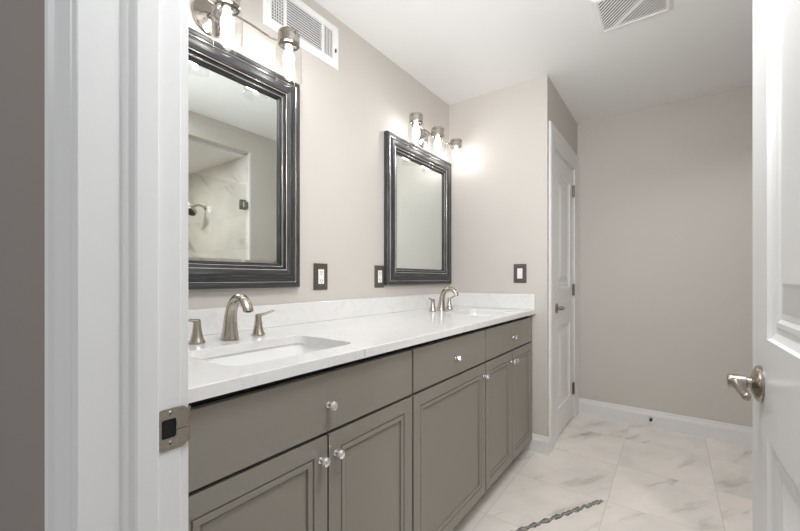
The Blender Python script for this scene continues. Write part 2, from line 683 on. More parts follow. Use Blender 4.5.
def casing(y_face, out, xl, xr, zt, name, label, cw=CW, axis='x', profile=None, sides=(True, True)):
    """Casing around an opening. axis 'x': wall in X, projecting along Y by sign out; axis 'y': wall in Y, projecting along X."""
    pr = profile or prof
    mb = MB()

    def P(s, d, z):
        return (s, y_face + out * d, z) if axis == 'x' else (y_face + out * d, s, z)
    rings = []
    for (cx, cz) in ((0, 0), (0, 1), (1, 1), (1, 0)):
        ring = []
        for w, d in pr:
            s = xl - w if cx == 0 else xr + w
            z = 0.0 if cz == 0 else zt + w
            ring.append(P(s, d, z))
        rings.append(ring)
    n = len(pr)
    vs = [p for r in rings for p in r]
    fs = []
    for k in range(3):
        for i in range(n):
            j = (i + 1) % n
            fs.append((k * n + i, k * n + j, (k + 1) * n + j, (k + 1) * n + i))
    fs.append(tuple(range(n)))
    fs.append(tuple(3 * n + i for i in range(n)))
    mb.quads(vs, fs)
    return struct(name, mb, M['trim'], label, 'door casing')


casing(YJ0, -1, XJ - 0.006, XJR + 0.006, HEAD + 0.006, 'trim_2', 'white moulded door casing at the left edge against the dark hallway wall')
casing(YJ1, 1, XJ - 0.006, XJR + 0.006, HEAD + 0.006, 'trim_3', 'white casing on the bathroom side of the doorway',
       profile=[(0, 0), (0, 0.0128), (0.0015, 0.0138), (0.040, 0.0138), (0.050, 0.0125), (0.060, 0.0138), (0.080, 0.0125), (0.080, 0)])

# closet casing + jamb
kp = [(0.0, 0.0), (0.0, 0.009), (0.005, 0.011), (0.02, 0.0125), (0.026, 0.0105), (0.055, 0.015), (0.085, 0.0165), (0.092, 0.014), (0.100, 0.019), (0.112, 0.019), (0.118, 0.015), (0.118, 0.0)]
kp = [(w * 1.12, d * 0.8) for w, d in kp]
casing(XC, 1, DY0 - 0.002, DY1 + 0.002, DZ + 0.002, 'trim_4', 'white moulded casing around the narrow closet door', axis='y', profile=kp)
jc = MB()
jc.box((XC - 0.10, DY0, 0), (XC - 0.001, DY0 + 0.012, DZ))
jc.box((XC - 0.10, DY1 - 0.012, 0), (XC - 0.001, DY1, DZ))
jc.box((XC - 0.10, DY0 + 0.012, DZ - 0.012), (XC - 0.001, DY1 - 0.012, DZ))
struct('trim_5', jc, M['trim'], 'white jamb lining the closet doorway', 'door jamb')


# baseboards
def baseboard(name, a, b, nrm, label, h=0.125, t=0.014):
    """Profiled board from a to b (floor points on the wall face), projecting along nrm."""
    a, b, n = Vector((*a, 0)), Vector((*b, 0)), Vector((*nrm, 0))
    pr = [(0, 0), (t, 0), (t, h * 0.70), (t * 0.85, h * 0.74), (t * 0.85, h * 0.78), (t * 0.55, h * 0.86), (t * 0.5, h * 0.93), (t * 0.3, h), (0, h)]
    mb = MB().prism([a + n * d + Vector((0, 0, z)) for d, z in pr], b - a)
    return struct(name, mb, M['trim'], label, 'baseboard')


baseboard('baseboard_far', (XC, YF), (XR, YF), (0, -1), 'white baseboard along the beige alcove wall')
baseboard('baseboard_back', (-0.80, YB), (XC + 0.012, YB), (0, -1), 'short white baseboard between the vanity and the closet door casing', h=0.115)

# shower enclosure
sw = MB()
sw.box((XS, YS + 0.012, 0), (XR, 2.20, H))
struct('wall_shower', sw, M['wall'], 'plain wall end beside the glass shower, seen in the left mirror', 'wall')
struct('wall_tile', MB().box((XS + 0.01, YS, 0), (XR, YS + 0.012, 2.235)), M['shower_tile'],
       'veined marble tile wall inside the shower, seen in the left mirror', 'wall')
bk = MB()
bk.box((XS, YJ1, 2.255), (XS + 0.09, YS + 0.012, H))
bk.box((XS, YJ1, 0), (XR, 0.42, H))
struct('wall_bulkhead', bk, M['wall'], 'painted bulkhead above the shower glass, seen in the left mirror', 'wall')
struct('ceiling_shower', MB().box((XS + 0.09, 0.42, 2.235), (XR, YS + 0.012, 2.30)), M['ceiling'],
       'lowered white ceiling over the shower, seen in the left mirror', 'ceiling')
struct('trim_6', MB().box((XS, 0.42, 0), (XS + 0.10, YS, 0.10), 0.004).box((XS, YS - 0.004, 0.10), (XS + 0.012, YS + 0.012, 2.255)), M['quartz'],
       'pale stone curb and edge strip of the shower opening', 'trim')


# ------------------------------------------------------------------ panelled slabs (doors and cabinet fronts)
def panel_slab(mb, w, h, t, panels, steps, both=False):
    """Slab in local x (0..w), z (0..h), front face at y=0 facing -y, thickness t towards +y.
    panels: list of (x0,z0,x1,z1); steps: list of (inset, depth) rings, last is the field."""
    xs = sorted({0, w, *[p[0] for p in panels], *[p[2] for p in panels]})
    zs = sorted({0, h, *[p[1] for p in panels], *[p[3] for p in panels]})
    V, Fc = [], []

    def quad(pts):
        i = len(V)
        V.extend(pts)
        Fc.append((i, i + 1, i + 2, i + 3))

    def face(y, sgn):
        for x0, x1 in zip(xs, xs[1:]):
            for z0, z1 in zip(zs, zs[1:]):
                cx, cz = (x0 + x1) / 2, (z0 + z1) / 2
                if any(p[0] < cx < p[2] and p[1] < cz < p[3] for p in panels):
                    continue
                quad([(x0, y, z0), (x1, y, z0), (x1, y, z1), (x0, y, z1)])
        for (x0, z0, x1, z1) in panels:
            pi_, pd = 0.0, 0.0
            for ins, dep in steps:
                a = [(x0 + pi_, y + sgn * pd, z0 + pi_), (x1 - pi_, y + sgn * pd, z0 + pi_), (x1 - pi_, y + sgn * pd, z1 - pi_), (x0 + pi_, y + sgn * pd, z1 - pi_)]
                b = [(x0 + ins, y + sgn * dep, z0 + ins), (x1 - ins, y + sgn * dep, z0 + ins), (x1 - ins, y + sgn * dep, z1 - ins), (x0 + ins, y + sgn * dep, z1 - ins)]
                for k in range(4):
                    j = (k + 1) % 4
                    quad([a[k], a[j], b[j], b[k]])
                pi_, pd = ins, dep
            quad([(x0 + pi_, y + sgn * pd, z0 + pi_), (x1 - pi_, y + sgn * pd, z0 + pi_), (x1 - pi_, y + sgn * pd, z1 - pi_), (x0 + pi_, y + sgn * pd, z1 - pi_)])
    face(0.0, 1)
    if both:
        face(t, -1)
    else:
        quad([(0, t, 0), (w, t, 0), (w, t, h), (0, t, h)])
    # rim, subdivided to share the vertices of the faces
    for x in (0, w):
        for z0, z1 in zip(zs, zs[1:]):
            quad([(x, 0, z0), (x, t, z0), (x, t, z1), (x, 0, z1)])
    for z in (0, h):
        for x0, x1 in zip(xs, xs[1:]):
            quad([(x0, 0, z), (x0, t, z), (x1, t, z), (x1, 0, z)])
    tb = bmesh.new()
    vs = [tb.verts.new(Vector(p)) for p in V]
    for f in Fc:
        tb.faces.new([vs[i] for i in f])
    bmesh.ops.remove_doubles(tb, verts=tb.verts, dist=1e-5)
    mb.merge(tb)
    return mb


DOOR_STEPS = [(0.003, 0.0055), (0.014, 0.0095), (0.022, 0.0100), (0.026, 0.0075), (0.034, 0.0075), (0.040, 0.0105), (0.050, 0.0105), (0.094, 0.0030), (0.100, 0.0012)]


def lever_parts(parent, mtx, name='door_handle'):
    """Round rose, neck and lever. Local: origin on the door face, +x out of the door, +y along the lever."""
    mb = MB(mtx)
    mb.lathe([(0, 0), (0.034, 0), (0.0345, 0.003), (0.033, 0.006), (0.028, 0.009), (0.017, 0.0125), (0.013, 0.014), (0, 0.014)], (0, 0, 0), (1, 0, 0), 40)
    h = mb.build(name, M['satin'], parent)
    nb = MB(mtx)
    nb.lathe([(0.0, 0.010), (0.0105, 0.010), (0.0105, 0.020), (0.0135, 0.022), (0.0138, 0.045), (0.012, 0.0475), (0, 0.0475)], (0, 0, 0), (1, 0, 0), 32)
    nb.tube([(0.034, 0.0, -0.002), (0.034, 0.028, -0.003), (0.034, 0.062, -0.004), (0.033, 0.094, -0.005), (0.033, 0.101, -0.0055)],
            [(0.0105, 0.0085), (0.0095, 0.0075), (0.0085, 0.0068), (0.0078, 0.0062), (0.004, 0.003)], seg=20, steps=4)
    nb.build('lever', M['satin'], h)
    return h


# bathroom door, standing open on the right
hinge = Vector((0.147, 0.280, 0.012))
latch = Vector((0.1345, 1.046, 0.012))
eu = (latch - hinge).normalized()
DW = (latch - hinge).length
# local x along the door from latch to hinge?  use hinge->latch = +x, front normal (-y local) = -X world
en = Vector((0, 0, 1)).cross(eu)          # points to -X
mt = Matrix(((eu.x, -en.x, 0, hinge.x), (eu.y, -en.y, 0, hinge.y), (0, 0, 1, hinge.z), (0, 0, 0, 1)))
dmb = MB(mt)
panel_slab(dmb, DW, 2.02, 0.035, [(0.125, 0.22, DW - 0.128, 0.833), (0.125, 1.010, DW - 0.128, 1.90)], DOOR_STEPS, both=True)
d2 = empty('door_2', hinge, 'white two-panel bathroom door standing open at the right edge', 'door', kind='structure')
dmb.build('door_leaf', M['door'], d2)
hp = Vector((DW - 0.080, 0, 0.932 - 0.012))
hm = mt @ Matrix.Translation(hp) @ Matrix(((0, -1, 0, 0), (-1, 0, 0, 0), (0, 0, 1, 0), (0, 0, 0, 1)))
lever_parts(d2, hm)
hm2 = mt @ Matrix.Translation((DW - 0.080, 0.035, hp.z)) @ Matrix(((0, -1, 0, 0), (1, 0, 0, 0), (0, 0, 1, 0), (0, 0, 0, 1)))
lever_parts(d2, hm2)
lp = MB(mt)
lp.box((DW - 0.0005, 0.005, 0.895), (DW + 0.001, 0.030, 0.957)).box((DW + 0.001, 0.011, 0.917), (DW + 0.009, 0.024, 0.934))
lp.build('latch', M['satin'], d2)
for z in (0.25, 1.0, 1.80):
    hb = MB(mt)
    hb.cyl((-0.004, 0.040, z - 0.045), (-0.004, 0.040, z + 0.045), 0.006)
    hb.build('hinge', M['dark_hinge'], d2)

# closet door, shut
d1 = empty('door_1', (XC - 0.016, DY0, 0.012), 'narrow white two-panel closet door beside the end of the vanity', 'door', kind='structure')
cw_, ch_ = DY1 - DY0 - 0.030, DZ - 0.030
mc = Matrix(((0, -1, 0, XC - 0.004), (1, 0, 0, DY0 + 0.015), (0, 0, 1, 0.015), (0, 0, 0, 1)))
cm = MB(mc)
panel_slab(cm, cw_, ch_, 0.035, [(0.115, 0.19, cw_ - 0.115, 0.775), (0.115, 1.05, cw_ - 0.115, 1.865)],
           [(i * 0.85, d) for i, d in DOOR_STEPS])
cm.build('door_leaf', M['door'], d1)
hc = Matrix(((1, 0, 0, XC - 0.004), (0, 1, 0, DY0 + 0.078), (0, 0, 1, 0.925), (0, 0, 0, 1)))
lever_parts(d1, hc)
for z in (0.24, 1.04, 1.84):
    hb = MB()
    hb.cyl((XC + 0.002, DY1 - 0.014, z - 0.047), (XC + 0.002, DY1 - 0.014, z + 0.047), 0.0075)
    hb.box((XC - 0.0045, DY1 - 0.050, z - 0.045), (XC - 0.0025, DY1 - 0.015, z + 0.045))
    hb.build('hinge', M['dark_hinge'], d1)

# ------------------------------------------------------------------ strike plate on the left jamb
sp = empty('strike_plate', (XJ, 0.250, 0.878), 'satin nickel strike plate screwed to the white jamb', 'strike plate')


def plate_with_hole():
    t = bmesh.new()
    y0, y1, z0, z1 = 0.2295, 0.2690, 0.877, 0.938
    hy0, hy1, hz0, hz1 = 0.2345, 0.2545, 0.895, 0.923

    def rr(a, b, c, d, r, n=5):
        pts = []
        for (cx, cy, a0) in ((b - r, d - r, 0), (a + r, d - r, 90), (a + r, c + r, 180), (b - r, c + r, 270)):
            for k in range(n + 1):
                an = radians(a0 + 90 * k / n)
                pts.append((cx + r * cos(an), cy + r * sin(an)))
        return pts
    edges = []
    for loop in (rr(y0, y1, z0, z1, 0.007), rr(hy0, hy1, hz0, hz1, 0.003)):
        vs = [t.verts.new((XJ + 0.0018, y, z)) for y, z in loop]
        edges += [t.edges.new((vs[i], vs[(i + 1) % len(vs)])) for i in range(len(vs))]
    r = bmesh.ops.triangle_fill(t, edges=edges, use_beauty=True, use_dissolve=False)
    fs = [g for g in r['geom'] if isinstance(g, bmesh.types.BMFace)]
    ex = bmesh.ops.extrude_face_region(t, geom=fs)
    for g in ex['geom']:
        if isinstance(g, bmesh.types.BMVert):
            g.co.x -= 0.0018
    return t


mb = MB()
mb.merge(plate_with_hole())
# curled lip round the edge of the jamb
lip = []
for k in range(7):
    a = radians(90 * k / 6)
    lip.append((XJ - 0.005 + 0.0068 * cos(a), 0.2680 + 0.0100 * sin(a)))
lip_in = [(XJ - 0.005 + 0.0052 * cos(radians(90 * k / 6)), 0.2680 + 0.0084 * sin(radians(90 * k / 6))) for k in range(7)][::-1]
mb.prism([(x, y, 0.882) for x, y in lip + lip_in], (0, 0, 0.051))
mb.build('plate', M['satin'], sp)
MB().box((XJ - 0.014, 0.2345, 0.895), (XJ + 0.0004, 0.2545, 0.923)).build('latch_hole', M['dark'], sp)
MB().box((XJ + 0.0006, 0.255, 0.9045), (XJ + 0.0021, 0.2690, 0.9053)).build('seam', M['dark'], sp)
for z in (0.9305, 0.8865):
    sc = MB().lathe([(0, 0.0030), (0.0018, 0.0030), (0.0034, 0.0026), (0.0042, 0.0018), (0.0042, 0.001)], (XJ, 0.2455, z), (1, 0, 0), 20)
    so = sc.build('screw', M['satin'], sp)
    MB().box((XJ + 0.0029, 0.2437, z - 0.0004), (XJ + 0.0033, 0.2473, z + 0.0004)).box((XJ + 0.0029, 0.2451, z - 0.0018), (XJ + 0.0033, 0.2459, z + 0.0018)).build('slot', M['dark'], so)

# ------------------------------------------------------------------ vanity cabinets
XF = -0.736        # face of doors and drawers
XB = -0.756        # face frame
Z0, ZG0, ZG1, ZD1 = 0.085, 0.716, 0.7255, 0.880
CAB_STEPS = [(0.0012, 0.0045), (0.0042, 0.0045), (0.0060, 0.0006), (0.0190, 0.0010), (0.0200, 0.0075), (0.0235, 0.0080), (0.0260, 0.0065)]


def front_matrix(y0, z0):
    # local x -> +Y, local y -> -X (into the cabinet), local z -> Z
    return Matrix(((0, -1, 0, XF), (1, 0, 0, y0), (0, 0, 1, z0), (0, 0, 0, 1)))


def knob(parent, y, z):
    kb = MB()
    kb.lathe([(0, 0), (0.0085, 0), (0.0088, 0.002), (0.0055, 0.004), (0.0042, 0.007), (0.0046, 0.010), (0.0090, 0.0125), (0.0092, 0.014), (0, 0.014)], (XF, y, z), (1, 0, 0), 24)
    k = kb.build('knob', M['chrome'], parent)
    g = MB()
    g.lathe([(0, 0.0142), (0.0075, 0.0142), (0.0120, 0.0185), (0.0132, 0.0225), (0.0105, 0.0275), (0.0060, 0.0300), (0, 0.0302)], (XF, y, z), (1, 0, 0), 8, smooth=False)
    g.build('crystal', M['crystal'], k, sharp=5)
    return k


def cabinet(y0, y1, doors, label):
    t = empty('vanity_cabinet', (-1.05, (y0 + y1) / 2, 0), label, 'cabinet', 'taupe cabinets under the long worktop')
    b = MB()
    # open box: sides, bottom, back, face frame
    b.box((XL + 0.004, y0, 0.09), (XB - 0.019, y0 + 0.016, 0.9005))
    b.box((XL + 0.004, y1 - 0.016, 0.09), (XB - 0.019 if y1 < 2.4 else XB, y1, 0.9005))
    b.box((XL + 0.004, y0 + 0.016, 0.09), (XB - 0.02, y1 - 0.016, 0.106))
    b.box((XL + 0.004, y0 + 0.016, 0.106), (XL + 0.012, y1 - 0.016, 0.9005))
    b.build('body', M['cabinet'], t)
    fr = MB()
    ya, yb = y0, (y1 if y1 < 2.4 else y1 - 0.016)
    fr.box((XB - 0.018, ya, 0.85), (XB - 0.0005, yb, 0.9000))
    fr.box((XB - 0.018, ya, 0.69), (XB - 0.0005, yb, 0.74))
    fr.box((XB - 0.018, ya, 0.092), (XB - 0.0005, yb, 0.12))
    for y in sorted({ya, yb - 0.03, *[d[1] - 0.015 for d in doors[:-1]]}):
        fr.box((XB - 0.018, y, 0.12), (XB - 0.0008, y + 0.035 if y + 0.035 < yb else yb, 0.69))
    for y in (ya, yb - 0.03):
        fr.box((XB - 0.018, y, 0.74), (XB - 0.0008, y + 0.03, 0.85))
    fr.build('face_frame', M['dark'], t)  # frame coloured near black: shade of the gaps put into the colour
    k = MB()
    k.box((-0.845, y0, 0.0), (-0.830, y1, 0.09))
    k.build('toe_kick', M['cabinet'], t)
    # flat drawer front
    dr = MB().box((XF, y0 + 0.005, ZG1), (XB, y1 - 0.005, ZD1), 0.0016, 2).build('drawer', M['cabinet'], t)
    knob(dr, (y0 + y1) / 2, 0.797)
    for (a, c, kside) in doors:
        mb = MB(front_matrix(a, Z0))
        panel_slab(mb, c - a, ZG0 - Z0, 0.0195, [(0.044, 0.044, c - a - 0.044, ZG0 - Z0 - 0.044)], CAB_STEPS)
        do = mb.build('door', M['cabinet'], t, sharp=20)
        knob(do, c - 0.024 if kside > 0 else a + 0.024, 0.660)
    return t


cabinet(0.288, 1.088, [(0.293, 0.6850, 1), (0.6910, 1.083, -1)], 'taupe double-door cabinet under the near sink, nearest the doorway')
cabinet(1.089, 1.724, [(1.094, 1.719, 1)], 'taupe single-door cabinet in the middle of the vanity')
cabinet(1.725, 2.484, [(1.730, 2.1015, 1), (2.1075, 2.479, -1)], 'taupe double-door cabinet under the far sink, next to the back wall')


# ------------------------------------------------------------------ worktop, splashes and sinks
def rrect(x0, y0, x1, y1, r, n=6):
    pts = []
    for (cx, cy, a0) in ((x1 - r, y1 - r, 0), (x0 + r, y1 - r, 90), (x0 + r, y0 + r, 180), (x1 - r, y0 + r, 270)):
        for k in range(n + 1):
            a = radians(a0 + 90 * k / n)
            pts.append((cx + r * cos(a), cy + r * sin(a)))
    return pts


SINKS = [(0.668, 'near'), (2.105, 'far')]
SX0, SX1, SHY = -1.085, -0.805, 0.205
XT = -0.717
wt = empty('worktop', (-1.05, 1.39, 0.901), 'long white veined quartz worktop over the taupe cabinets', 'worktop')
t = bmesh.new()
edges = []
loops = [[(XL + 0.002, 0.266), (XT, 0.266), (XT, YB - 0.002), (XL + 0.002, YB - 0.002)]]
for yc, _ in SINKS:
    loops.append(rrect(SX0, yc - SHY, SX1, yc + SHY, 0.045))
for lp_ in loops:
    vs = [t.verts.new((x, y, ZC)) for x, y in lp_]
    edges += [t.edges.new((vs[i], vs[(i + 1) % len(vs)])) for i in range(len(vs))]
r = bmesh.ops.triangle_fill(t, edges=edges, use_beauty=True, use_dissolve=False)
fs = [g for g in r['geom'] if isinstance(g, bmesh.types.BMFace)]
ex = bmesh.ops.extrude_face_region(t, geom=fs)
for g in ex['geom']:
    if isinstance(g, bmesh.types.BMVert):
        g.co.z -= 0.027
bmesh.ops.recalc_face_normals(t, faces=t.faces)
be = [e for e in t.edges if len(e.link_faces) == 2 and e.calc_face_angle(0) > 1.2 and min(v.co.z for v in e.verts) > ZC - 0.001]
bmesh.ops.bevel(t, geom=be, offset=0.0018, segments=2, profile=0.5, affect='EDGES')
mb = MB()
mb.merge(t)
mb.build('slab', M['quartz'], wt)
MB().box((XT + 0.0002, 0.8125, 0.9020), (XT - 0.004, 0.8137, ZC - 0.002)).build('slab_seam', M['slot'], wt)
tag(MB().box((XL + 0.0005, 0.266, ZC + 0.0005), (XL + 0.020, YB - 0.0215, 1.022), 0.0015, 1).build('backsplash', M['quartz']), 'long white quartz backsplash running under both mirrors', 'backsplash')
tag(MB().box((XL + 0.0005, YB - 0.021, ZC + 0.0005), (XT - 0.002, YB - 0.0005, 1.028), 0.0015, 1).build('side_splash', M['quartz']), 'short white quartz side splash on the wall under the light switch', 'backsplash')

sink0 = None
for yc, nm in SINKS:
    if sink0 is None:
        sk = empty('sink', (-0.945, yc, 0.76), 'white undermount sink in the worktop nearest the doorway', 'sink', 'undermount sinks in the worktop')
        t = bmesh.new()
        n = 28

        def ring(ins, z, r):
            return [t.verts.new((x, y, z)) for x, y in rrect(SX0 - 0.006 + ins, yc - SHY - 0.006 + ins, SX1 + 0.006 - ins, yc + SHY + 0.006 - ins, max(r, 0.012))]
        inner = [ring(0, 0.9006, 0.05), ring(0.004, 0.87, 0.05), ring(0.012, 0.81, 0.05), ring(0.030, 0.782, 0.05), ring(0.060, 0.772, 0.05), ring(0.12, 0.768, 0.02)]
        outer = [ring(-0.018, 0.9006, 0.06), ring(-0.018, 0.890, 0.06), ring(-0.010, 0.888, 0.06), ring(0.0, 0.80, 0.06), ring(0.03, 0.765, 0.06), ring(0.12, 0.756, 0.03)]
        seq = inner[::-1] + outer
        for a, b in zip(seq, seq[1:]):
            m_ = len(a)
            for i in range(m_):
                j = (i + 1) % m_
                t.faces.new((a[i], a[j], b[j], b[i]))
        t.faces.new(inner[-1])
        t.faces.new(outer[-1])
        mb = MB()
        mb.merge(t, smooth=True)
        mb.build('basin', M['porcelain'], sk, sharp=60)
        MB().lathe([(0, 0.003), (0.012, 0.003), (0.020, 0.002), (0.022, 0.0)], (-0.945, yc, 0.7685), (0, 0, 1), 28).build('drain', M['nickel'], sk)
        sink0, y_first = sk, yc
    else:
        c = copy_tree(sink0)
        c.location.y += yc - y_first
        c['label'] = 'white undermount sink in the worktop by the back wall'

# ------------------------------------------------------------------ faucets
XFA = -1.190


def faucet(yc, label):
    f = empty('faucet', (XFA, yc, ZC), label, 'faucet', 'brushed nickel widespread faucets')
    z = ZC
    sp_ = MB()
    # flared base, slender body and arched spout reaching over the basin
    pts = [(XFA, yc, z), (XFA, yc, z + 0.006), (XFA + 0.002, yc, z + 0.030), (XFA + 0.004, yc, z + 0.062), (XFA + 0.009, yc, z + 0.090),
           (XFA + 0.020, yc, z + 0.116), (XFA + 0.040, yc, z + 0.135), (XFA + 0.064, yc, z + 0.141), (XFA + 0.088, yc, z + 0.131), (XFA + 0.104, yc, z + 0.111), (XFA + 0.109, yc, z + 0.098)]
    rad = [(0.029, 0.029), (0.0285, 0.0285), (0.0235, 0.0245), (0.0195, 0.0215), (0.0165, 0.0195), (0.0150, 0.0185), (0.0140, 0.0180), (0.0130, 0.0178), (0.0122, 0.0176), (0.0115, 0.0172), (0.0112, 0.0170)]
    sp_.tube(pts, rad, seg=28, steps=5, up=(-1, 0, 0.02))
    sp_.build('spout', M['nickel'], f)
    MB().lathe([(0, 0), (0.0085, 0), (0.0085, 0.004), (0, 0.004)], (XFA + 0.1091, yc, z + 0.0955), (0, 0, 1), 20).build('aerator', M['slot'], f)
    for s in (-1, 1):
        y = yc + s * 0.106
        hb = MB()
        hb.lathe([(0, 0), (0.0225, 0), (0.0235, 0.003), (0.0225, 0.008), (0.0195, 0.013), (0.0150, 0.032), (0.0122, 0.052), (0.0112, 0.062), (0.0118, 0.068), (0.0100, 0.075), (0.0, 0.0765)], (XFA, y, z), (0, 0, 1), 28)
        h = hb.build('handle', M['nickel'], f)
        lv = MB()
        lv.tube([(XFA, y - s * 0.006, z + 0.0715), (XFA + 0.002, y + s * 0.012, z + 0.0735), (XFA + 0.005, y + s * 0.032, z + 0.0775), (XFA + 0.008, y + s * 0.055, z + 0.084), (XFA + 0.009, y + s * 0.061, z + 0.0845)],
                [(0.0050, 0.0095), (0.0050, 0.0085), (0.0042, 0.0070), (0.0036, 0.0066), (0.0015, 0.003)], seg=16, steps=4)
        lv.build('lever', M['nickel'], h)
    return f


fa = faucet(0.672, 'brushed nickel faucet with two levers at the sink nearest the doorway')
fb = copy_tree(fa)
fb.location.y = 2.086
fb['label'] = 'brushed nickel faucet with two levers at the sink by the back wall'


# ------------------------------------------------------------------ framed mirrors
def sweep_frame(pr, y0, y1, z0, z1, wall):
    """pr: list of (distance from outer edge, height off the wall); mitred rectangle on the mirror wall, with UVs along the run."""
    t = bmesh.new()
    uvl = t.loops.layers.uv.new('UVMap')
    cor = [(y0, z0, 1, 1), (y1, z0, -1, 1), (y1, z1, -1, -1), (y0, z1, 1, -1)]
    n = len(pr)
    cum = [0.0]
    for a, b in zip(pr, pr[1:]):
        cum.append(cum[-1] + math.hypot(a[0] - b[0], a[1] - b[1]))
    for s in range(4):
        a, b = cor[s], cor[(s + 1) % 4]
        va = [t.verts.new((wall + h, a[0] + a[2] * d, a[1] + a[3] * d)) for d, h in pr]
        vb = [t.verts.new((wall + h, b[0] + b[2] * d, b[1] + b[3] * d)) for d, h in pr]
        ln = math.hypot(b[0] - a[0], b[1] - a[1])
        for i in range(n - 1):
            f = t.faces.new((va[i], vb[i], vb[i + 1], va[i + 1]))
            dd = pr[i][0], pr[i + 1][0]
            for lo, (uu, vv) in zip(f.loops, ((dd[0], cum[i]), (ln - dd[0], cum[i]), (ln - dd[1], cum[i + 1]), (dd[1], cum[i + 1]))):
                lo[uvl].uv = (uu + s * 3.7, vv)
    bmesh.ops.remove_doubles(t, verts=t.verts, dist=1e-6)
    bmesh.ops.recalc_face_normals(t, faces=t.faces)
    return t


FRAME = [(d * 0.92, h) for d, h in [(0.0, 0.0), (0.0, 0.024), (0.004, 0.030), (0.012, 0.032), (0.020, 0.030), (0.0235, 0.026),
         (0.0275, 0.026), (0.032, 0.031), (0.045, 0.035), (0.060, 0.035), (0.074, 0.031), (0.078, 0.028),
         (0.0825, 0.028), (0.0855, 0.020), (0.094, 0.018), (0.0975, 0.018), (0.0995, 0.020), (0.102, 0.0205), (0.105, 0.013), (0.109, 0.012), (0.109, 0.0)]]
BEADS = [(0.0235, 0.0268, 0.0017), (0.0739, 0.0288, 0.0017), (0.0885, 0.0190, 0.0016)]


def mirror(y0, y1, z0, z1, label):
    m = empty('framed_mirror', (XL, (y0 + y1) / 2, z0), label, 'mirror', 'pewter framed vanity mirrors')
    mb = MB()
    bm2 = sweep_frame(FRAME, y0, y1, z0, z1, XL + 0.001)
    me = bpy.data.meshes.new('tmp')
    bm2.to_mesh(me)
    bm2.free()
    mb.bm.from_mesh(me)
    bpy.data.meshes.remove(me)
    mb.build('frame', M['frame'], m, sharp=28)
    for d, h, r in BEADS:
        pr = [(d + r * cos(a), h + r * sin(a)) for a in [radians(x) for x in (180, 150, 120, 90, 60, 30, 0)]]
        pr = [(d - r, h - 0.003)] + pr + [(d + r, h - 0.003)]
        b2 = sweep_frame(pr, y0, y1, z0, z1, XL + 0.001)
        me = bpy.data.meshes.new('tmp')
        b2.to_mesh(me)
        b2.free()
        nb = MB()
        nb.bm.from_mesh(me)
        bpy.data.meshes.remove(me)
        nb.build('silver_bead', M['bead'], m, sharp=50)
    # bevelled glass
    iw = 0.0995
    ya, yb, za, zb = y0 + iw, y1 - iw, z0 + iw, z1 - iw
    bv, x0, x1 = 0.012, XL + 0.0085, XL + 0.0105
    V = [(x0, ya, za), (x0, yb, za), (x0, yb, zb), (x0, ya, zb), (x1, ya + bv, za + bv), (x1, yb - bv, za + bv), (x1, yb - bv, zb - bv), (x1, ya + bv, zb - bv),
         (XL + 0.004, ya, za), (XL + 0.004, yb, za), (XL + 0.004, yb, zb), (XL + 0.004, ya, zb)]
    Fq = [(4, 5, 6, 7)]
    for k in range(4):
        j = (k + 1) % 4
        Fq.append((k, j, 4 + j, 4 + k))
        Fq.append((k, j, 8 + j, 8 + k))
    Fq.append((8, 9, 10, 11))
    MB().quads(V, Fq).build('glass', M['mirror'], m, sharp=1)
    return m


ma_ = mirror(0.304, 1.078, 1.093, 1.991, 'pewter framed mirror nearest the doorway, reflecting the shower')
mb_ = copy_tree(ma_)
mb_.location.y += 2.096 - 0.691
mb_['label'] = 'pewter framed mirror beside the back wall, above the far sink'


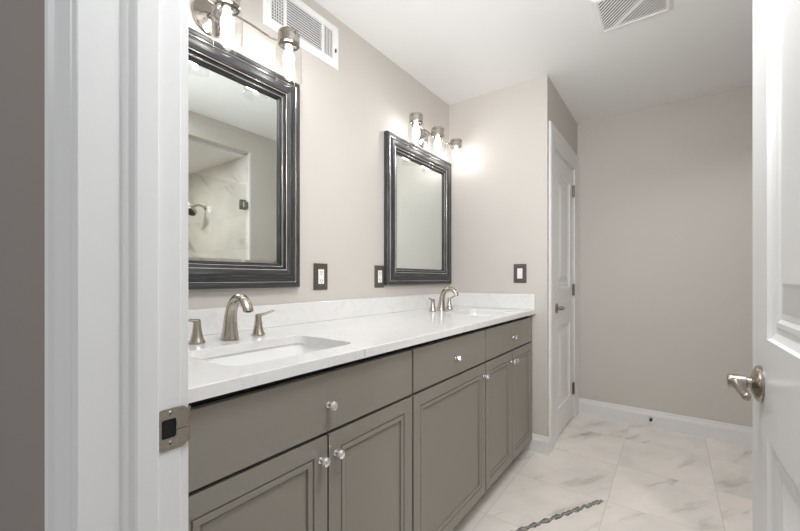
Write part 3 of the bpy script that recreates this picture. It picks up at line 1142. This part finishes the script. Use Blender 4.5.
# ------------------------------------------------------------------ vanity lights
def vanity_light(yc, label):
    XG = -1.238
    ZT = 2.106
    f = empty('vanity_light', (XL, yc, ZT), label, 'wall light', 'three-bulb vanity lights')
    bp = MB()
    bp.lathe([(0, 0.0), (0.062, 0.0), (0.064, 0.003), (0.062, 0.008), (0.052, 0.014), (0.036, 0.018), (0.030, 0.024), (0.014, 0.027), (0, 0.027)], (XL + 0.0005, yc, ZT - 0.03), (1, 0, 0), 40)
    bo = bp.build('backplate', M['fixture'], f)
    for dz in (-0.040, 0.040):
        MB().lathe([(0.005, 0), (0.005, 0.003), (0.003, 0.005), (0, 0.0055)], (XL + 0.0135, yc, ZT - 0.03 + dz), (1, 0, 0), 16).build('screw', M['fixture'], bo)
    ar = MB()
    xb = -1.300
    ar.cyl((XL + 0.02, yc, ZT - 0.03), (xb, yc, ZT - 0.01), 0.008)
    r = 0.0048
    for s in (-1, 1):
        ar.tube([(xb, yc, ZT - 0.010), (xb, yc + s * 0.05, ZT - 0.006), (xb, yc + s * 0.13, ZT - 0.004), (xb, yc + s * 0.195, ZT - 0.008), (xb + 0.010, yc + s * 0.232, ZT - 0.012), (XG - 0.040, yc + s * 0.252, ZT - 0.018)], r, seg=14, steps=5)
    ar.cyl((xb - 0.004, yc, ZT - 0.010), (XG - 0.036, yc, ZT - 0.018), r * 1.3)
    ar.build('arm', M['fixture'], f)
    for k in (-1, 0, 1):
        y = yc + k * 0.256
        cp = MB()
        cp.lathe([(0, 0.012), (0.030, 0.010), (0.040, 0.006), (0.0425, 0.0), (0.0425, -0.006), (0.0400, -0.008), (0.0400, -0.011), (0.0425, -0.013), (0.0425, -0.040), (0.0400, -0.043), (0.032, -0.043), (0.022, -0.030), (0.0, -0.030)],
                 (XG, y, ZT), (0, 0, 1), 36)
        c = cp.build('cap', M['fixture'], f)
        # wire bail over the cap like a jar clamp
        bw = MB()
        bw.tube([(XG - 0.043, y, ZT - 0.012), (XG - 0.047, y, ZT + 0.006), (XG - 0.030, y, ZT + 0.020), (XG, y, ZT + 0.016), (XG + 0.030, y, ZT + 0.012), (XG + 0.045, y, ZT - 0.004), (XG + 0.0435, y, ZT - 0.014)], 0.0024, seg=10, steps=4, up=(0, 1, 0))
        bw.build('wire', M['fixture'], c)
        sk_ = MB().lathe([(0, -0.029), (0.017, -0.029), (0.017, -0.052), (0.014, -0.056), (0, -0.056)], (XG, y, ZT), (0, 0, 1), 24)
        sk_.build('socket', M['fixture'], c)
        sh = MB()
        sh.lathe([(0.038, -0.036), (0.042, -0.046), (0.0485, -0.056), (0.0505, -0.066), (0.0515, -0.178), (0.0525, -0.182), (0.0515, -0.184), (0.0495, -0.182), (0.0490, -0.066)],
                 (XG, y, ZT), (0, 0, 1), 40)
        sh.build('glass_shade', M['shade'], f, sharp=70)
        bb = MB()
        bb.lathe([(0.011, -0.056), (0.013, -0.066), (0.018, -0.078), (0.0215, -0.092), (0.021, -0.108), (0.017, -0.128), (0.011, -0.144), (0.005, -0.150), (0, -0.151)], (XG, y, ZT), (0, 0, 1), 14)
        bb.build('bulb', M['bulb'], f)
    return f


va = vanity_light(0.690, 'three-bulb nickel wall light above the mirror nearest the doorway')
vb_ = copy_tree(va)
vb_.location.y = 2.122
vb_['label'] = 'three-bulb nickel wall light above the mirror by the back wall'


# ------------------------------------------------------------------ outlets and switch
def screw(parent, p, axis):
    MB().lathe([(0.0030, 0.0), (0.0030, 0.0008), (0.0018, 0.0014), (0, 0.0015)], p, axis, 12).build('screw', M['plate'], parent)


def outlet(yc, zc, label):
    o = empty('outlet', (XL, yc, zc - 0.063), label, 'power outlet', 'outlets on the mirror wall')
    x = XL + 0.0005
    MB().box((x, yc - 0.043, zc - 0.063), (x + 0.006, yc + 0.043, zc + 0.063), 0.0025, 3).build('plate', M['plate'], o)
    rc = MB().box((x + 0.004, yc - 0.0175, zc - 0.035), (x + 0.0085, yc + 0.0175, zc + 0.035), 0.0015, 2).build('receptacle', M['white_plastic'], o)
    for dz in (-0.020, 0.020):
        sl = MB()
        sl.box((x + 0.0082, yc - 0.0085, zc + dz - 0.002), (x + 0.0088, yc - 0.0060, zc + dz + 0.007))
        sl.box((x + 0.0082, yc + 0.0060, zc + dz - 0.001), (x + 0.0088, yc + 0.0085, zc + dz + 0.006))
        sl.cyl((x + 0.0082, yc, zc + dz - 0.008), (x + 0.0088, yc, zc + dz - 0.008), 0.0026, seg=12)
        sl.build('socket', M['dark'], rc)
    MB().box((x + 0.0084, yc - 0.007, zc - 0.0035), (x + 0.0092, yc - 0.001, zc + 0.0035)).box((x + 0.0084, yc + 0.001, zc - 0.0035), (x + 0.0092, yc + 0.007, zc + 0.0035)).build('button', M['white_plastic'], rc)
    for dz in (-0.049, 0.049):
        screw(o, (x + 0.006, yc, zc + dz), (1, 0, 0))
    return o


oa = outlet(1.220, 1.140, 'bronze plated outlet just right of the mirror nearest the doorway')
ob = copy_tree(oa)
ob.location.y += 1.665 - 1.220
ob.location.z += 0.003
ob['label'] = 'bronze plated outlet touching the left side of the far mirror'

sw_ = empty('light_switch', (-0.820, YB, 1.102), 'bronze plate with one white rocker switch on the back wall', 'light switch')
xs_, zs_ = -0.820, 1.165
MB().box((xs_ - 0.043, YB - 0.0065, zs_ - 0.063), (xs_ + 0.043, YB - 0.0005, zs_ + 0.063), 0.0025, 3).build('plate', M['plate'], sw_)
rk = MB().box((xs_ - 0.0175, YB - 0.0085, zs_ - 0.034), (xs_ + 0.0175, YB - 0.004, zs_ + 0.034), 0.001, 2).build('rocker_frame', M['white_plastic'], sw_)
MB().prism([(xs_ - 0.0145, YB - 0.0084, zs_ - 0.030), (xs_ - 0.0145, YB - 0.0125, zs_ - 0.030), (xs_ - 0.0145, YB - 0.0088, zs_), (xs_ - 0.0145, YB - 0.0100, zs_ + 0.030), (xs_ - 0.0145, YB - 0.0084, zs_ + 0.030)], (0.029, 0, 0)).build('rocker', M['white_plastic'], rk)
for dz in (-0.049, 0.049):
    screw(sw_, (xs_, YB - 0.0065, zs_ + dz), (0, -1, 0))

# ------------------------------------------------------------------ wall register
vr = empty('wall_vent', (XL, 1.125, 2.165), 'white metal air register high on the mirror wall', 'air vent')
x = XL + 0.0005
vy0, vy1, vz0, vz1 = 0.908, 1.338, 2.178, 2.388
oy0, oy1, oz0, oz1 = 0.944, 1.296, 2.216, 2.352


def ring_frame(mb, Y0, Y1, Z0_, Z1_, y0, y1, z0, z1, pr):
    """Bevelled rectangular face frame on the mirror wall; pr is (fraction outer->inner, height)."""
    V, Fq = [], []
    for q, h in pr:
        a0, a1 = Y0 + (y0 - Y0) * q, Y1 + (y1 - Y1) * q
        b0, b1 = Z0_ + (z0 - Z0_) * q, Z1_ + (z1 - Z1_) * q
        V += [(x + h, a0, b0), (x + h, a1, b0), (x + h, a1, b1), (x + h, a0, b1)]
    for k in range(len(pr) - 1):
        for i in range(4):
            j = (i + 1) % 4
            Fq.append((k * 4 + i, k * 4 + j, k * 4 + 4 + j, k * 4 + 4 + i))
    mb.quads(V, Fq)


f = MB()
ring_frame(f, vy0, vy1, vz0, vz1, oy0, oy1, oz0, oz1, [(0, 0), (0, 0.004), (0.25, 0.010), (0.95, 0.011), (1, 0.009), (1, 0.0)])
f.box((x, 1.007, oz0), (x + 0.0105, 1.020, oz1))
f.box((x, 1.222, oz0), (x + 0.0105, 1.234, oz1))
f.build('face_frame', M['white_metal'], vr)
MB().box((x, oy0, oz0), (x + 0.0012, oy1, oz1)).build('duct', M['dark'], vr)
g = MB()
for i in range(6):
    yy = oy0 + 0.002 + i * 0.0118
    g.box((x + 0.0015, yy, oz0), (x + 0.0085, yy + 0.0025, oz1))
for i in range(11):
    zz = oz0 + 0.002 + i * 0.0130
    g.box((x + 0.0015, oy0, zz), (x + 0.0065, 1.007, zz + 0.0022))
g.build('grid', M['white_metal'], vr)
g = MB()
for i in range(12):
    zz = oz0 + 0.003 + i * 0.0113
    g.prism([(x + 0.002, 1.020, zz + 0.0035), (x + 0.0105, 1.020, zz), (x + 0.0105, 1.020, zz + 0.0045), (x + 0.002, 1.020, zz + 0.0085)], (0, 0.202, 0))
g.build('louvers', M['white_metal'], vr)
g = MB()
for i in range(6):
    yy = 1.237 + i * 0.0103
    g.prism([(x + 0.002, yy + 0.003, oz0), (x + 0.0105, yy, oz0), (x + 0.0105, yy + 0.004, oz0), (x + 0.002, yy + 0.0075, oz0)], (0, 0, oz1 - oz0))
g.build('vertical_slats', M['white_metal'], vr)
MB().box((x + 0.010, 1.306, 2.250), (x + 0.018, 1.311, 2.268), 0.001).build('lever', M['slot'], vr)

# ------------------------------------------------------------------ ceiling exhaust vent
cv = empty('ceiling_vent', (-0.145, 2.09, H), 'white square exhaust fan grille with slanted slats on the ceiling', 'air vent')
cx0, cx1, cy0, cy1 = -0.310, 0.008, 1.935, 2.235
V, Fq = [], []
for ins, dz in ((0, 0.0), (0, 0.004), (0.014, 0.016), (0.024, 0.018), (0.028, 0.014), (0.028, 0.004)):
    V += [(cx0 + ins, cy0 + ins, H - dz), (cx1 - ins, cy0 + ins, H - dz), (cx1 - ins, cy1 - ins, H - dz), (cx0 + ins, cy1 - ins, H - dz)]
for k in range(5):
    for i in range(4):
        j = (i + 1) % 4
        Fq.append((k * 4 + i, k * 4 + j, k * 4 + 4 + j, k * 4 + 4 + i))
MB().quads(V, Fq).build('face_frame', M['white_metal'], cv)
MB().box((cx0 + 0.028, cy0 + 0.028, H - 0.0035), (cx1 - 0.028, cy1 - 0.028, H - 0.001)).build('duct', M['dark'], cv)


def clip_strip(mb, c0, wdt, z0, z1):
    """Strip along the diagonal x+y... clipped to the grille opening. Direction (0.129,-0.139)."""
    d = Vector((0.68, -0.733))
    nrm = Vector((0.733, 0.68))
    lo, hi = Vector((cx0 + 0.028, cy0 + 0.028)), Vector((cx1 - 0.028, cy1 - 0.028))
    poly = [Vector((lo.x, lo.y)), Vector((hi.x, lo.y)), Vector((hi.x, hi.y)), Vector((lo.x, hi.y))]
    org = Vector((-0.142, 2.085))
    for sgn, lim in ((1, c0), (-1, -(c0 + wdt))):
        out = []
        for i in range(len(poly)):
            a, b = poly[i], poly[(i + 1) % len(poly)]
            da, db = sgn * (a - org).dot(nrm) - lim, sgn * (b - org).dot(nrm) - lim
            if da >= 0:
                out.append(a)
            if (da >= 0) != (db >= 0):
                out.append(a + (b - a) * (da / (da - db)))
        poly = out
        if len(poly) < 3:
            return
    mb.prism([(p.x, p.y, z0) for p in poly], (0, 0, z1 - z0))


g = MB()
for i in range(-24, 26):
    c0 = i * 0.0150
    if abs(c0 + 0.002 - 0.012) < 0.010:
        continue
    clip_strip(g, c0, 0.0078, H - 0.0150, H - 0.0130)
g.build('slats', M['white_metal'], cv)
g = MB()
clip_strip(g, 0.003, 0.018, H - 0.017, H - 0.006)
g.build('rib', M['white_metal'], cv)

# ------------------------------------------------------------------ door stop on the far baseboard
ds = empty('door_stop', (-0.127, YF - 0.014, 0.062), 'small dark door stop screwed to the alcove baseboard', 'door stop')
MB().lathe([(0, 0), (0.010, 0), (0.011, 0.003), (0.007, 0.006), (0.005, 0.012), (0.005, 0.034), (0.0, 0.034)], (-0.127, YF - 0.0142, 0.062), (0, -1, 0), 20).build('post', M['dark_hinge'], ds)
MB().lathe([(0, 0.030), (0.0085, 0.030), (0.009, 0.038), (0.007, 0.043), (0, 0.044)], (-0.127, YF - 0.0142, 0.062), (0, -1, 0), 20).build('rubber_tip', M['dark'], ds)

# ------------------------------------------------------------------ shower fittings (seen in the left mirror)
sd = empty('shower_door', (XS + 0.02, YS, 0.10), 'frameless clear glass shower door seen in the left mirror', 'shower door')
gy0, gy1, gz0, gz1 = 0.62, YS - 0.022, 0.105, 1.965
MB().box((XS + 0.024, gy0, gz0), (XS + 0.033, gy1, gz1), 0.001, 1).build('glass_panel', M['shower_glass'], sd)
for z in (0.40, 1.785):
    hg = MB()
    hg.box((XS + 0.016, YS - 0.075, z - 0.043), (XS + 0.0238, YS - 0.020, z + 0.043), 0.002)
    hg.box((XS + 0.0332, YS - 0.075, z - 0.043), (XS + 0.041, YS - 0.020, z + 0.043), 0.002)
    hg.box((XS + 0.016, YS - 0.022, z - 0.030), (XS + 0.041, YS - 0.0005, z + 0.030), 0.002)
    ho = hg.build('hinge', M['dark_hinge'], sd)
    MB().box((XS + 0.014, YS - 0.052, z - 0.024), (XS + 0.0158, YS - 0.042, z + 0.024)).build('pin', M['chrome'], ho)
hn = MB()
hn.tube([(XS + 0.024, gy0 + 0.06, 0.92), (XS - 0.02, gy0 + 0.06, 0.93), (XS - 0.02, gy0 + 0.06, 1.15), (XS + 0.024, gy0 + 0.06, 1.16)], 0.008, seg=12)
hn.build('pull_handle', M['chrome'], sd)

sh_ = empty('shower_fitting', (1.117, YS, 1.845), 'nickel shower head on a bent arm, seen in the left mirror', 'shower head')
MB().lathe([(0, 0), (0.024, 0), (0.024, 0.003), (0.017, 0.009), (0, 0.009)], (1.117, YS - 0.0002, 1.845), (0, -1, 0), 28).build('flange', M['nickel'], sh_)
MB().tube([(1.117, YS - 0.006, 1.845), (1.115, YS - 0.05, 1.862), (1.112, YS - 0.09, 1.858), (1.108, YS - 0.125, 1.830)], 0.0105, seg=14, steps=6).build('arm', M['nickel'], sh_)
dirv = Vector((-0.25, -0.62, -0.74)).normalized()
hd = MB()
hd.lathe([(0, -0.012), (0.014, -0.012), (0.016, 0.006), (0.030, 0.022), (0.052, 0.034), (0.058, 0.042), (0.058, 0.060), (0.054, 0.064), (0, 0.064)], (1.108, YS - 0.125, 1.830), dirv, 32)
ho = hd.build('head', M['nickel'], sh_)
MB().lathe([(0, 0.0642), (0.048, 0.0642), (0.048, 0.0652), (0, 0.0652)], (1.108, YS - 0.125, 1.830), dirv, 32).build('spray_face', M['slot'], ho)

# downlights
dl = empty('shower_downlight', (1.0, 1.2, 2.235), 'recessed downlight in the shower ceiling', 'ceiling light')
MB().lathe([(0.062, 0.0), (0.062, -0.002), (0.085, -0.005), (0.090, -0.003), (0.090, 0.0)], (1.0, 1.2, 2.235), (0, 0, 1), 36).build('trim_ring', M['white_metal'], dl)
MB().lathe([(0, -0.0015), (0.062, -0.0015), (0.062, -0.001), (0, -0.001)], (1.0, 1.2, 2.235), (0, 0, 1), 36).build('lens', M['downlight'], dl)
